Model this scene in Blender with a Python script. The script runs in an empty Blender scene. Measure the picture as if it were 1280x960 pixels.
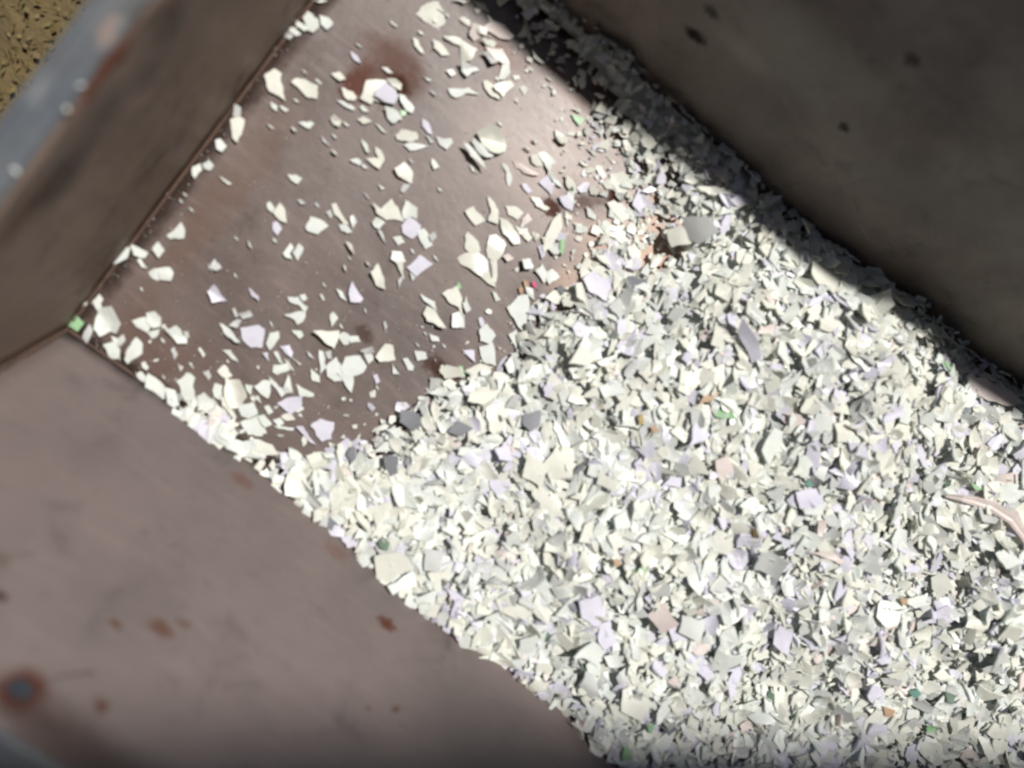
import bpy, math, random
from mathutils import Vector, Matrix, noise

# ------------------------------------------------------------------ camera, world, sun, exposure
scene = bpy.context.scene
COL = scene.collection
cam_data = bpy.data.cameras.new("camera")
cam = bpy.data.objects.new("camera", cam_data); COL.objects.link(cam)
CR = ((0.78664, -0.59384, -0.16895), (0.60509, 0.79591, 0.01981), (0.12271, -0.11781, 0.98543))
m4 = Matrix.Identity(4)
for i in range(3):
    for j in range(3): m4[i][j] = CR[i][j]
m4.translation = Vector((0.3137, 0.3206, 1.2000))
cam.matrix_world = m4
cam_data.sensor_width = 36.0
cam_data.lens = 1073.86 / 1280 * 36
cam_data.clip_start = 0.02; cam_data.clip_end = 400
cam_data.dof.use_dof = True
cam_data.dof.focus_distance = 1.42
cam_data.dof.aperture_fstop = 1.15
scene.camera = cam

SUN = Vector((0.13, 0.565, 1.0)).normalized()
world = bpy.data.worlds.new("World"); scene.world = world; world.use_nodes = True
wn = world.node_tree.nodes; wl = world.node_tree.links; wn.clear()
sky = wn.new('ShaderNodeTexSky'); sky.sky_type = 'NISHITA'; sky.sun_disc = False
sky.sun_elevation = math.asin(SUN.z); sky.sun_rotation = math.atan2(SUN.x, SUN.y)
bg = wn.new('ShaderNodeBackground'); bg.inputs['Strength'].default_value = 0.05
wo = wn.new('ShaderNodeOutputWorld')
wl.new(sky.outputs[0], bg.inputs['Color']); wl.new(bg.outputs[0], wo.inputs['Surface'])
sd = bpy.data.lights.new("sun", 'SUN'); sd.energy = 5.0; sd.angle = math.radians(1.9); sd.color = (1.0, 0.955, 0.895)
so = bpy.data.objects.new("sun", sd); COL.objects.link(so)
so.rotation_euler = SUN.to_track_quat('Z', 'Y').to_euler()
scene.view_settings.view_transform = 'Standard'; scene.view_settings.look = 'None'
scene.view_settings.gamma = 1.0; scene.view_settings.exposure = -0.02

rnd = random.Random(11)
W, TB, TA = 0.729, 0.426, 0.018      # bin width, side wall splay, end wall splay
H, HA, LEN = 0.457, 0.383, 1.70      # side wall height, end wall height, bin length

# ------------------------------------------------------------------ material helpers
class NT:
    def __init__(s, name):
        s.m = bpy.data.materials.new(name); s.m.use_nodes = True
        s.n = s.m.node_tree.nodes; s.l = s.m.node_tree.links; s.n.clear()
        s.out = s.n.new('ShaderNodeOutputMaterial'); s.b = s.n.new('ShaderNodeBsdfPrincipled')
        s.l.new(s.b.outputs[0], s.out.inputs['Surface'])
        tc = s.n.new('ShaderNodeTexCoord'); s.pos = tc.outputs['Object']
    def setv(s, sock, v):
        if hasattr(v, 'links'): s.l.new(v, sock)
        else: sock.default_value = v
    def math(s, op, a, b=0.5, clamp=False):
        n = s.n.new('ShaderNodeMath'); n.operation = op; n.use_clamp = clamp
        s.setv(n.inputs[0], a); s.setv(n.inputs[1], b); return n.outputs[0]
    def noise(s, scale, detail=4, rough=.55, vec=None, dist=0.0, col=False):
        n = s.n.new('ShaderNodeTexNoise'); n.inputs['Scale'].default_value = scale
        n.inputs['Detail'].default_value = detail; n.inputs['Roughness'].default_value = rough
        n.inputs['Distortion'].default_value = dist
        s.l.new(vec or s.pos, n.inputs['Vector']); return n.outputs['Color' if col else 'Fac']
    def ramp(s, fac, lo, hi):
        n = s.n.new('ShaderNodeMapRange'); n.interpolation_type = 'SMOOTHSTEP'
        s.l.new(fac, n.inputs[0]); n.inputs[1].default_value = lo; n.inputs[2].default_value = hi
        return n.outputs[0]
    def mix(s, fac, a, b):
        n = s.n.new('ShaderNodeMix'); n.data_type = 'RGBA'
        s.setv(n.inputs[0], fac)
        for sk, v in ((n.inputs[6], a), (n.inputs[7], b)):
            if hasattr(v, 'links'): s.l.new(v, sk)
            else: sk.default_value = (*v, 1)
        return n.outputs[2]
    def mapping(s, scale=(1, 1, 1), rot=(0, 0, 0)):
        n = s.n.new('ShaderNodeMapping'); n.inputs['Scale'].default_value = scale
        n.inputs['Rotation'].default_value = rot
        s.l.new(s.pos, n.inputs['Vector']); return n.outputs[0]
    def wobble(s, amt, scale):
        c = s.noise(scale, 3, .6, col=True)
        a = s.n.new('ShaderNodeVectorMath'); a.operation = 'SUBTRACT'; s.l.new(c, a.inputs[0]); a.inputs[1].default_value = (.5, .5, .5)
        b = s.n.new('ShaderNodeVectorMath'); b.operation = 'SCALE'; s.l.new(a.outputs[0], b.inputs[0]); b.inputs['Scale'].default_value = amt
        c2 = s.n.new('ShaderNodeVectorMath'); c2.operation = 'ADD'; s.l.new(b.outputs[0], c2.inputs[0]); s.l.new(s.pos, c2.inputs[1])
        return c2.outputs[0]
    def spot(s, vec, c, r, stretch=(1, 1, 1), soft=.5):
        a = s.n.new('ShaderNodeVectorMath'); a.operation = 'SUBTRACT'; s.l.new(vec, a.inputs[0]); a.inputs[1].default_value = c
        b = s.n.new('ShaderNodeVectorMath'); b.operation = 'MULTIPLY'; s.l.new(a.outputs[0], b.inputs[0]); b.inputs[1].default_value = [1 / q for q in stretch]
        d = s.n.new('ShaderNodeVectorMath'); d.operation = 'LENGTH'; s.l.new(b.outputs[0], d.inputs[0])
        n = s.n.new('ShaderNodeMapRange'); n.interpolation_type = 'SMOOTHSTEP'
        s.l.new(d.outputs['Value'], n.inputs[0]); n.inputs[1].default_value = r * (1 + soft); n.inputs[2].default_value = r * (1 - soft)
        return n.outputs[0]
    def line(s, p0, p1, width):
        """mask of a thin scratch between two points"""
        p0 = Vector(p0); p1 = Vector(p1); d = (p1 - p0); L = d.length; d = d / L
        a = s.n.new('ShaderNodeVectorMath'); a.operation = 'SUBTRACT'; s.l.new(s.wobble(.004, 30), a.inputs[0]); a.inputs[1].default_value = p0
        t = s.n.new('ShaderNodeVectorMath'); t.operation = 'DOT_PRODUCT'; s.l.new(a.outputs[0], t.inputs[0]); t.inputs[1].default_value = d
        tc = s.math('MINIMUM', s.math('MAXIMUM', t.outputs['Value'], 0.0), L)
        pr = s.n.new('ShaderNodeVectorMath'); pr.operation = 'SCALE'; pr.inputs[0].default_value = d; s.l.new(tc, pr.inputs['Scale'])
        e = s.n.new('ShaderNodeVectorMath'); e.operation = 'SUBTRACT'; s.l.new(a.outputs[0], e.inputs[0]); s.l.new(pr.outputs[0], e.inputs[1])
        ln = s.n.new('ShaderNodeVectorMath'); ln.operation = 'LENGTH'; s.l.new(e.outputs[0], ln.inputs[0])
        return s.ramp(ln.outputs['Value'], width, width * .3)
    def bump(s, h, strength=.3, dist=.001):
        n = s.n.new('ShaderNodeBump'); n.inputs['Strength'].default_value = strength; n.inputs['Distance'].default_value = dist
        s.l.new(h, n.inputs['Height']); s.l.new(n.outputs[0], s.b.inputs['Normal'])

RUST = (.105, .058, .042); DRUST = (.045, .018, .012)
def steel(name, base, alt, dark, rough=.5, spec=.5, spots=(), lines=(), grain=1.0, metal=0.0, sp_scale=1.0):
    t = NT(name)
    c = t.mix(t.ramp(t.noise(6, 5, .6), .35, .68), base, alt)
    c = t.mix(t.math('MULTIPLY', t.ramp(t.noise(13, 6, .65, dist=.6), .52, .78), .75), c, dark)
    # worn streaks along the bin and fine grime
    st = t.noise(22, 4, .6, vec=t.mapping((.6, 3, 3)))
    c = t.mix(t.math('MULTIPLY', t.ramp(st, .5, .72), .42 * grain), c, tuple(min(1, 1.55 * q) for q in base))
    fine = t.noise(240, 3, .7)
    c = t.mix(t.math('MULTIPLY', t.ramp(fine, .50, .80), .40 * grain), c, dark)
    c = t.mix(t.math('MULTIPLY', t.ramp(t.noise(70, 4, .7), .62, .74), .55 * grain), c, RUST)
    sc = t.noise(30, 5, .75, vec=t.mapping((.35, 5, 5), (0, 0, .5)), dist=.3)     # fine drag scratches
    c = t.mix(t.math('MULTIPLY', t.ramp(sc, .60, .70), .35 * grain), c, tuple(min(1, 1.9 * q) for q in base))
    c = t.mix(t.math('MULTIPLY', t.ramp(t.noise(38, 6, .75), .56, .70), .35), c, dark)
    w = t.wobble(.05 * sp_scale, 22); w2 = t.wobble(.020, 110)
    for (p, r, stv, colr, amt, soft) in spots:
        k = t.spot(w if r > .018 else w2, p, r, stv, soft)
        br = t.ramp(t.noise(45, 5, .7), .12, .45)
        c = t.mix(t.math('MULTIPLY', t.math('MULTIPLY', k, br), amt), c, colr)
    for (p0, p1, wd, colr, amt) in lines:
        c = t.mix(t.math('MULTIPLY', t.line(p0, p1, wd), amt), c, colr)
    t.l.new(c, t.b.inputs['Base Color'])
    rr = t.math('ADD', t.math('MULTIPLY', t.ramp(t.noise(9, 5, .6), .3, .7), .18), rough - .09)
    t.l.new(rr, t.b.inputs['Roughness'])
    bw = t.n.new('ShaderNodeRGBToBW'); t.l.new(c, bw.inputs[0])                  # rust and grime are matt, worn steel is glossy
    t.l.new(t.math('MULTIPLY', t.ramp(bw.outputs[0], .02, .11), spec), t.b.inputs['Specular IOR Level']); t.b.inputs['Metallic'].default_value = metal
    hb = t.math('ADD', t.math('MULTIPLY', t.noise(120, 4, .6), .5), t.math('MULTIPLY', t.noise(14, 3), 1.6))
    t.bump(hb, .35, .0012)
    return t.m

one = (1, 1, 1)
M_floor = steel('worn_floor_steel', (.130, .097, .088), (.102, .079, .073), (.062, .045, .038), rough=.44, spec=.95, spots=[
    ((.40, .57, 0), .16, (.9, .5, 1), (.34, .27, .245), .8, .8), ((.30, .42, 0), .10, (1.3, .8, 1), (.19, .15, .138), .5, .8),  # soft pale patches: sun sheen on the floor painted into the colour
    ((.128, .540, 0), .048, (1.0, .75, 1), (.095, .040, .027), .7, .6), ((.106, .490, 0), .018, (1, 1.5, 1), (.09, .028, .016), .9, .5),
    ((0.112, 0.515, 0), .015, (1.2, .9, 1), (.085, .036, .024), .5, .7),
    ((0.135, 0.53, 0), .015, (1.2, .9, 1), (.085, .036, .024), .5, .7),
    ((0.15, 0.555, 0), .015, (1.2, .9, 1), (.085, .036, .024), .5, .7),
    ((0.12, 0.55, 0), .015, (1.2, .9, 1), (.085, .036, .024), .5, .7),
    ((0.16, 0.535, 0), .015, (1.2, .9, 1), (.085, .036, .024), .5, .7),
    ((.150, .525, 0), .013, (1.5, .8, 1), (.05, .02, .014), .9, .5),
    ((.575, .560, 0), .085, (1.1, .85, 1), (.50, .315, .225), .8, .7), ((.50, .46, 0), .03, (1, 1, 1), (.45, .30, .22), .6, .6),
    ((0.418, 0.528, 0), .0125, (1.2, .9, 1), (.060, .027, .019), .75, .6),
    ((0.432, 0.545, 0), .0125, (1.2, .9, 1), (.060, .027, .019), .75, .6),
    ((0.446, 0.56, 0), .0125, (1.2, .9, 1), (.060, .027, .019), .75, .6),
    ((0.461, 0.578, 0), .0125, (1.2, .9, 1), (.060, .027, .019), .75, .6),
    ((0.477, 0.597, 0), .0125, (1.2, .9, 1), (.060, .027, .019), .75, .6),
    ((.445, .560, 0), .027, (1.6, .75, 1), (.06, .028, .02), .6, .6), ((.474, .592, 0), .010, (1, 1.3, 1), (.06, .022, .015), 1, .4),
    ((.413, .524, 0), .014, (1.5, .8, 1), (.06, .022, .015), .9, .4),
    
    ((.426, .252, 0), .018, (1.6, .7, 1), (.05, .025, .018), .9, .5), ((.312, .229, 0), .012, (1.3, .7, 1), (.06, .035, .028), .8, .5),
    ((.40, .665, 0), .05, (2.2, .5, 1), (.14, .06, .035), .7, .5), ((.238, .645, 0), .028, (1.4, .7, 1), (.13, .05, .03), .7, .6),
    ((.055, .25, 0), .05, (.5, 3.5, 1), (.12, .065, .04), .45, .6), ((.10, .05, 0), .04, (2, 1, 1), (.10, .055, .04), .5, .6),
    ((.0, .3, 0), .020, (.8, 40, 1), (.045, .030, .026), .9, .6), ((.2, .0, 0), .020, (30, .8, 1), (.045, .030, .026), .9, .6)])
M_sunny = steel('worn_steel_of_sunlit_wall', (.172, .138, .130), (.142, .117, .112), (.082, .069, .064), rough=.6, spec=.4, grain=.3, sp_scale=.5, spots=[
    ((.328, -.125, .295), .010, (1.4, 1, 1), RUST, .95, .5), ((.345, -.118, .275), .006, (1.4, 1, 1), RUST, .7, .5),
    ((.289, -.135, .317), .0055, (1.3, 1, 1), RUST, .9, .5), ((.559, -.049, .115), .010, (1.4, 1, 1), (.085, .032, .022), .95, .5),
    ((.326, -.168, .395), .007, (1.2, 1, 1), RUST, .95, .4), ((.575, -.101, .238), .0045, one, RUST, .9, .4), ((.609, -.093, .218), .006, one, RUST, .9, .4),
    ((.260, -.179, .420), .022, (1, 1, 1), (.075, .026, .018), 1, .5), ((.31, -.188, .44), .03, (2.2, 1, 1), (.060, .034, .026), .6, .6),
    ((.43, -.19, .445), .03, (3, 1, 1), (.045, .035, .032), .8, .6), ((.188, -.152, .357), .005, (1.5, 1, 1), DRUST, .9, .5),
    ((.163, -.139, .326), .012, (.8, 1, 1), (.10, .075, .06), .6, .5), ((.457, -.025, .059), .012, (1.4, 1, 1), (.14, .07, .05), .5, .6),
    ((.72, -.069, .161), .09, (1.2, 1, 1), (.09, .078, .075), .6, .6), ((.30, -.02, .05), .012, (1.4, 1, 1), (.12, .055, .035), .6, .6)],
    lines=[((.273, -.170, .400), (.300, -.158, .372), .0016, (.04, .03, .028), .85), ((.16, -.137, .33), (.18, -.127, .30), .002, (.05, .045, .045), .6)])
M_end = steel('grimy_steel_of_end_wall', (.225, .165, .130), (.165, .122, .095), (.055, .047, .042), rough=.62, spec=.35, grain=.5, sp_scale=.8, spots=[
    ((-.006, .310, .372), .020, (1, 2.2, .8), (.11, .035, .02), .9, .5), ((-.006, .276, .321), .026, one, (.045, .040, .037), .6, .7),
    ((-.006, .326, .295), .024, one, (.045, .040, .037), .55, .7), ((-.006, .381, .316), .024, one, (.045, .040, .037), .55, .7),
    ((-.006, .20, .31), .030, (1, 1.6, 1), (.035, .031, .029), .7, .6), ((-.003, .242, .166), .02, (1, 1.8, .5), (.24, .17, .13), .45, .7),
    ((-.006, .15, .33), .03, (1, 1.3, .6), (.08, .035, .022), .6, .6), ((-.006, .40, .34), .02, (1, 1.2, .6), (.10, .04, .024), .6, .6)])
M_shade = steel('dirty_steel_of_shaded_wall', (.190, .150, .124), (.33, .28, .23), (.065, .052, .047), rough=.55, spec=.3, grain=.8, sp_scale=1.2, spots=[
    ((.485, .812, .20), .040, (1.2, 1, 1), (.36, .32, .26), .75, .7), ((.545, .804, .175), .028, (1.5, 1, 1), (.34, .31, .26), .6, .7),
    ((.523, .77, .10), .05, (1.6, 1, 1), (.24, .21, .17), .5, .7), ((.411, .799, .164), .007, (1.5, 1, 1), (.03, .022, .02), .8, .5),
    ((.417, .782, .125), .008, (2, 1, 1), (.012, .008, .008), .9, .5), ((.607, .85, .284), .007, (1.4, 1, 1), (.03, .022, .02), .8, .5),
    ((.628, .80, .168), .008, one, (.012, .008, .008), .9, .5), ((.470, .80, .15), .018, (2.4, .8, .8), (.42, .38, .31), .6, .7),
    ((.575, .82, .225), .03, (2.0, 1, .7), (.30, .27, .22), .6, .7), ((.66, .79, .15), .022, (2.5, 1, .7), (.28, .24, .19), .5, .7), ((.75, .80, .17), .05, (1.8, 1, .8), (.20, .165, .135), .6, .7)],
    lines=[((.552, .789, .14), (.655, .780, .12), .0028, (.35, .30, .25), .5), ((.655, .780, .12), (.785, .755, .062), .0024, (.35, .30, .25), .6)])
M_weld = steel('dark_rusty_weld', (.085, .058, .046), (.11, .065, .048), (.04, .03, .026), rough=.7, spec=.3)
M_rim = steel('blue_grey_rim_paint', (.090, .102, .118), (.125, .132, .135), (.06, .056, .056), rough=.42, spec=.5, grain=.7, sp_scale=.7, spots=[
    ((-.018, .338, .385), .010, (.8, 1.6, 1), (.24, .18, .15), .8, .5), ((-.004, .312, .385), .006, (1, 2.4, 1), (.10, .055, .04), .5, .6),
    ((-.035, .26, .385), .008, (1, 2, 1), (.20, .21, .22), .6, .7), ((-.01, .37, .385), .012, (1, 1.2, 1), (.07, .07, .07), .8, .6)])
M_bolt = steel('blue_grey_bolt_steel', (.045, .055, .068), (.035, .042, .052), (.025, .025, .03), rough=.4, spec=.6)

def plastic(name, c, rough=.36, tl=.30, spec=.45):
    t = NT(name)
    k = t.mix(t.ramp(t.noise(55, 4, .6), .42, .72), c, tuple(q * .93 for q in c))
    k = t.mix(t.math('MULTIPLY', t.ramp(t.noise(160, 3, .7), .66, .76), .35), k, (c[0] * .6, c[1] * .55, c[2] * .5))
    t.l.new(k, t.b.inputs['Base Color']); t.b.inputs['Roughness'].default_value = rough
    t.b.inputs['Specular IOR Level'].default_value = spec
    tr = t.n.new('ShaderNodeBsdfTranslucent'); t.l.new(k, tr.inputs['Color'])
    mx = t.n.new('ShaderNodeMixShader'); mx.inputs[0].default_value = tl
    t.l.new(t.b.outputs[0], mx.inputs[1]); t.l.new(tr.outputs[0], mx.inputs[2]); t.l.new(mx.outputs[0], t.out.inputs['Surface'])
    t.bump(t.noise(200, 3, .6), .25, .0006)
    return t.m
PAL = {
 'c': ('cream_white_plastic', (.86, .87, .80), 'cream white'), 'w': ('cool_white_plastic', (.84, .88, .85), 'cool white'),
 'l': ('lilac_white_plastic', (.80, .79, .89), 'lilac white'), 'y': ('light_grey_plastic', (.66, .68, .67), 'pale grey'),
 'p': ('pinkish_white_plastic', (.86, .78, .75), 'pinkish white'), 'g': ('mint_green_plastic', (.42, .68, .40), 'mint green'),
 'T': ('teal_plastic', (.22, .42, .36), 'teal'), 'D': ('dark_green_plastic', (.17, .26, .19), 'dark green'),
 'o': ('orange_plastic', (.62, .44, .30), 'orange'), 'Y': ('ochre_yellow_plastic', (.60, .47, .24), 'ochre yellow'),
 'O': ('olive_brown_plastic', (.22, .15, .05), 'olive brown'), 'r': ('pink_red_plastic', (.70, .08, .22), 'pink red'),
 's': ('slate_grey_plastic', (.30, .315, .345), 'slate grey'), 'b': ('blue_plastic', (.06, .25, .38), 'blue'),
 'P': ('pinkish_white_plastic', None, 'pinkish white'), 'L': ('lilac_white_plastic', None, 'lilac white')}
MAT = {}
for k, (n, c, _) in PAL.items():
    if c: MAT[k] = plastic(n, c)
MAT['P'] = MAT['p']; MAT['L'] = MAT['l']
MKEYS = ['c', 'w', 'l', 'y', 'p', 'g', 'T', 'D', 'o', 'Y', 'O', 'r', 's', 'b']

# ------------------------------------------------------------------ object helpers
def mesh_obj(name, verts, faces, mat=None, parent=None, smooth=False, mats=None, midx=None):
    me = bpy.data.meshes.new(name); me.from_pydata(verts, [], faces)
    for m in (mats or [mat]): me.materials.append(m)
    if midx: me.polygons.foreach_set('material_index', midx)
    if smooth: me.polygons.foreach_set('use_smooth', [True] * len(faces))
    me.update()
    o = bpy.data.objects.new(name, me); COL.objects.link(o); o.parent = parent
    return o
def tag(o, label=None, cat=None, group=None, kind=None):
    for k, v in (('label', label), ('category', cat), ('group', group), ('kind', kind)):
        if v: o[k] = v
    return o
def prism(quad, off):
    """closed solid between a grid-less quad and its offset copy"""
    v = [Vector(q) for q in quad]; w = [q + Vector(off) for q in v]
    return v + w, [(3, 2, 1, 0), (4, 5, 6, 7)] + [(i, (i + 1) % 4, (i + 1) % 4 + 4, i + 4) for i in range(4)]
def dented(quad, off, nu, nv, amp, seed):
    """sheet-metal panel: subdivided front face with shallow dents, flat back, closed sides"""
    a, b, c, d = [Vector(q) for q in quad]; n = -Vector(off).normalized()
    V, F = [], []
    for j in range(nv + 1):
        for i in range(nu + 1):
            u, v = i / nu, j / nv
            p = a.lerp(b, u).lerp(d.lerp(c, u), v)
            e = min(1, 5 * min(u, 1 - u)) * min(1, 5 * min(v, 1 - v))
            p = p + n * amp * e * (noise.noise(p * 4.0 + Vector((seed, 0, 0))) + .4 * noise.noise(p * 11 + Vector((0, seed, 0))))
            V.append(p)
    k = nu + 1
    for j in range(nv):
        for i in range(nu): F.append((j * k + i, j * k + i + 1, (j + 1) * k + i + 1, (j + 1) * k + i))
    nf = len(F)
    base = len(V); V += [q + Vector(off) for q in (a, b, c, d)]
    F.append((base + 3, base + 2, base + 1, base))
    bot = [i for i in range(k)]; top = [nv * k + i for i in range(k)]
    lef = [j * k for j in range(nv + 1)]; rig = [j * k + nu for j in range(nv + 1)]
    F.append(tuple(reversed(bot)) + (base, base + 1)); F.append(tuple(top) + (base + 2, base + 3))
    F.append(tuple(lef) + (base + 3, base)); F.append(tuple(reversed(rig)) + (base + 1, base + 2))
    return V, F, nf

# ------------------------------------------------------------------ ground
GZ = -.12
t = NT('dry_soil_and_leaf_litter')
gc = t.mix(t.ramp(t.noise(18, 6, .65), .35, .65), (.12, .086, .040), (.17, .125, .050))
gc = t.mix(t.math('MULTIPLY', t.ramp(t.noise(7, 4, .6), .5, .7), .8), gc, (.030, .022, .020))
gc = t.mix(t.ramp(t.noise(60, 4, .7), .55, .75), gc, (.17, .10, .035))
t.l.new(gc, t.b.inputs['Base Color']); t.b.inputs['Roughness'].default_value = .9
t.bump(t.noise(45, 6, .7), .8, .02)
S = 30
ground = tag(mesh_obj('ground', [(-S, -S, GZ), (S, -S, GZ), (S, S, GZ), (-S, S, GZ)], [(0, 1, 2, 3)], t.m), kind='structure')

def leafmat(name, c):
    t = NT(name); t.l.new(t.mix(t.noise(60, 3), c, tuple(q * .5 for q in c)), t.b.inputs['Base Color']); t.b.inputs['Roughness'].default_value = .7
    return t.m
lm = [leafmat('dry_leaf_ochre', (.20, .145, .045)), leafmat('dry_leaf_brown', (.17, .12, .05)), leafmat('dry_leaf_straw', (.25, .18, .08)), leafmat('dry_leaf_olive', (.16, .14, .05))]
V, F, MI = [], [], []
for i in range(7000):
    x = rnd.uniform(-.75, -.085); y = rnd.uniform(-.35, 1.0)
    L = rnd.uniform(.004, .016); wd = rnd.uniform(.0008, .002) if rnd.random() < .8 else L * rnd.uniform(.2, .4)
    a = rnd.uniform(0, 6.28); u = Vector((math.cos(a), math.sin(a), rnd.uniform(-.3, .3))); n = Vector((-u.y, u.x, rnd.uniform(-.5, .5))) * wd
    p = Vector((x, y, GZ + rnd.uniform(.003, .014))); b = len(V)
    V += [p - u * L / 2, p + n, p + u * L / 2 + Vector((0, 0, rnd.uniform(0, .006))), p - n]; F += [(b, b + 3, b + 2), (b, b + 2, b + 1)]
    k = rnd.choices(range(4), (5, 3, 2, 3))[0]; MI += [k, k]
tag(mesh_obj('leaf_litter', V, F, mats=lm, midx=MI), 'ochre and brown dry leaf litter on the ground beyond the end wall', 'leaf litter', kind='stuff')

# ------------------------------------------------------------------ steel bin
bin_ = bpy.data.objects.new('steel_bin', None); COL.objects.link(bin_); bin_.location = (0, 0, 0)
tag(bin_, 'open worn brown steel bin with splayed sides and blue grey rim holding white plastic chips', 'bin')
th = .006
def yb(z): return -TB * z
def yc(z): return W + TB * z
def xa(z): return -TA * z
def xe(z): return LEN + TA * z
# floor
v, f, nf = dented([(0, 0, 0), (LEN, 0, 0), (LEN, W, 0), (0, W, 0)], (0, 0, -th), 60, 34, .0016, 3)
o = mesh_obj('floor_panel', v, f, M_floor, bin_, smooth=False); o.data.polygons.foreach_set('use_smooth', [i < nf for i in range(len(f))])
def wall(name, quad, off, nu, nv, amp, seed, mat):
    v, f, nf = dented(quad, off, nu, nv, amp, seed)
    o = mesh_obj(name, v, f, mat, bin_); o.data.polygons.foreach_set('use_smooth', [i < nf for i in range(len(f))])
    return o
g = .0025
side_s = wall('side_wall', [(LEN, yb(0) + .0, g), (0, 0, g), (xa(H), yb(H), H), (xe(H), yb(H), H)], (0, -th, -.0), 60, 20, .0022, 9, M_sunny)
tag(side_s, 'sunlit grey brown side wall with scattered rust spots')
side_n = wall('side_wall', [(0, W, g), (LEN, W, g), (xe(H), yc(H), H), (xa(H), yc(H), H)], (0, th, 0), 60, 20, .0025, 5, M_shade)
tag(side_n, 'dark side wall in shadow with pale worn patches and a long scratch')
end_a = wall('end_wall', [(-.0005, yb(0), g), (-.0005, W, g), (xa(HA), yc(HA), HA), (xa(HA), yb(HA), HA)], (-th, 0, 0), 34, 18, .0018, 14, M_end)
tag(end_a, 'olive brown end wall with black grime blotches')
end_b = wall('end_wall', [(LEN, W, g), (LEN, 0, g), (xe(HA), yb(HA), HA), (xe(HA), yc(HA), HA)], (th, 0, 0), 34, 18, .0018, 24, M_end)

def fold_rim(name, prof, p0, p1, parent, lab=None, seg=40):
    """folded sheet rim: profile of (outward, up) points swept from p0 to p1"""
    p0 = Vector(p0); p1 = Vector(p1); d = (p1 - p0).normalized(); out = Vector((d.y, -d.x, 0)).normalized()
    V, F = [], []; k = len(prof)
    for s in range(seg + 1):
        c = p0.lerp(p1, s / seg)
        for (a, b) in prof:
            q = c + out * a + Vector((0, 0, b))
            q += out * .0009 * noise.noise(q * 9) + Vector((0, 0, .0012 * noise.noise(q * 7 + Vector((5, 0, 0)))))
            V.append(q)
    for s in range(seg):
        for i in range(k):
            j = (i + 1) % k
            F.append((s * k + i, s * k + j, (s + 1) * k + j, (s + 1) * k + i))
    F.append(tuple(range(k - 1, -1, -1))); F.append(tuple(seg * k + i for i in range(k)))
    o = mesh_obj(name, V, F, M_rim, parent)
    if lab: o['label'] = lab
    return o
# end wall rim: flat flange with a small raised outer lip and down-turned skirt
rimA = [(-.001, .0015), (.002, .0042), (.016, .0050), (.0175, .0032), (.030, .0036), (.032, .0060), (.036, .0062), (.038, .003), (.038, -.030), (.0345, -.030), (.0345, .0005), (.0075, .0005)]
fold_rim('rim', rimA, (xa(HA) - .0005, yc(HA), HA), (xa(HA) - .0005, yb(HA), HA), end_a)
rimS = [(-.0015, .001), (0, .004), (.003, .0052), (.042, .0052), (.045, .003), (.045, -.035), (.0415, -.035), (.0415, .0005), (.0075, .0005)]
def drop(p, m):  return p
# outward of fold_rim is to the right of travel
o1 = fold_rim('rim', rimS, (xa(H), yb(H) , H), (xe(H), yb(H), H), side_s)
o2 = fold_rim('rim', rimS, (xe(H), yc(H), H), (xa(H), yc(H), H), side_n)
fold_rim('rim', rimA, (xe(HA) + .0005, yb(HA), HA), (xe(HA) + .0005, yc(HA), HA), end_b)

def weld(p0, p1, parent, r=.0030, seg=160, seed=0):
    p0 = Vector(p0); p1 = Vector(p1); d = (p1 - p0).normalized()
    a = Vector((0, 0, 1)) if abs(d.z) < .8 else Vector((1, 0, 0)); u = d.cross(a).normalized(); v = u.cross(d)
    V, F = [], []; k = 8
    for s in range(seg + 1):
        c = p0.lerp(p1, s / seg); rr = r * (1 + .35 * noise.noise(c * 160 + Vector((seed, 0, 0))) + .3 * noise.noise(c * 40))
        for i in range(k):
            t_ = 2 * math.pi * i / k; V.append(c + (u * math.cos(t_) + v * math.sin(t_)) * rr)
    for s in range(seg):
        for i in range(k): F.append((s * k + i, s * k + (i + 1) % k, (s + 1) * k + (i + 1) % k, (s + 1) * k + i))
    return mesh_obj('weld_seam', V, F, M_weld, parent, smooth=True)
weld((.001, .002, .001), (.001, W - .002, .001), bin_, seed=1)
weld((.004, .000, .001), (LEN - .004, .000, .001), bin_, seed=2, seg=260)
weld((.004, W, .001), (LEN - .004, W, .001), bin_, seed=3, seg=260)
weld((.001, -.001, .004), (xa(HA) + .001, yb(HA) + .001, HA - .003), bin_, r=.004, seed=4)
weld((.001, W + .001, .004), (xa(HA) + .001, yc(HA) - .001, HA - .003), bin_, r=.004, seed=5)
# skids under the floor
for y in (.06, W - .06):
    v, f = prism([(.02, y - .04, -th - .001), (LEN - .02, y - .04, -th - .001), (LEN - .02, y + .04, -th - .001), (.02, y + .04, -th - .001)], (0, 0, GZ + th - .003))
    mesh_obj('skid', v, f, M_weld, bin_)
# bolt on the sunlit wall
nB = Vector((0, 1, TB)).normalized(); xB = Vector((1, 0, 0)); vB = nB.cross(xB)
c0 = Vector((.260, -.179, .420)); V, F = [], []
for (r, h_) in ((.0095, -.001), (.0095, .0012), (.0062, .0016), (.0060, .0048), (.0045, .0056)):
    for i in range(18):
        t_ = 2 * math.pi * i / 18
        k = 1.0 if r > .008 else 1 / max(abs(math.cos(((t_ + .5) % (math.pi / 3)) - math.pi / 6)), .5)
        V.append(c0 + (xB * math.cos(t_) * 1.15 + vB * math.sin(t_)) * r * k + nB * h_)
for s in range(4):
    for i in range(18): F.append((s * 18 + i, s * 18 + (i + 1) % 18, (s + 1) * 18 + (i + 1) % 18, (s + 1) * 18 + i))
F.append(tuple(72 + i for i in range(18)))
mesh_obj('bolt', V, F, M_bolt, side_s)['label'] = 'blue grey bolt head in a rust ring near the rim'

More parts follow.
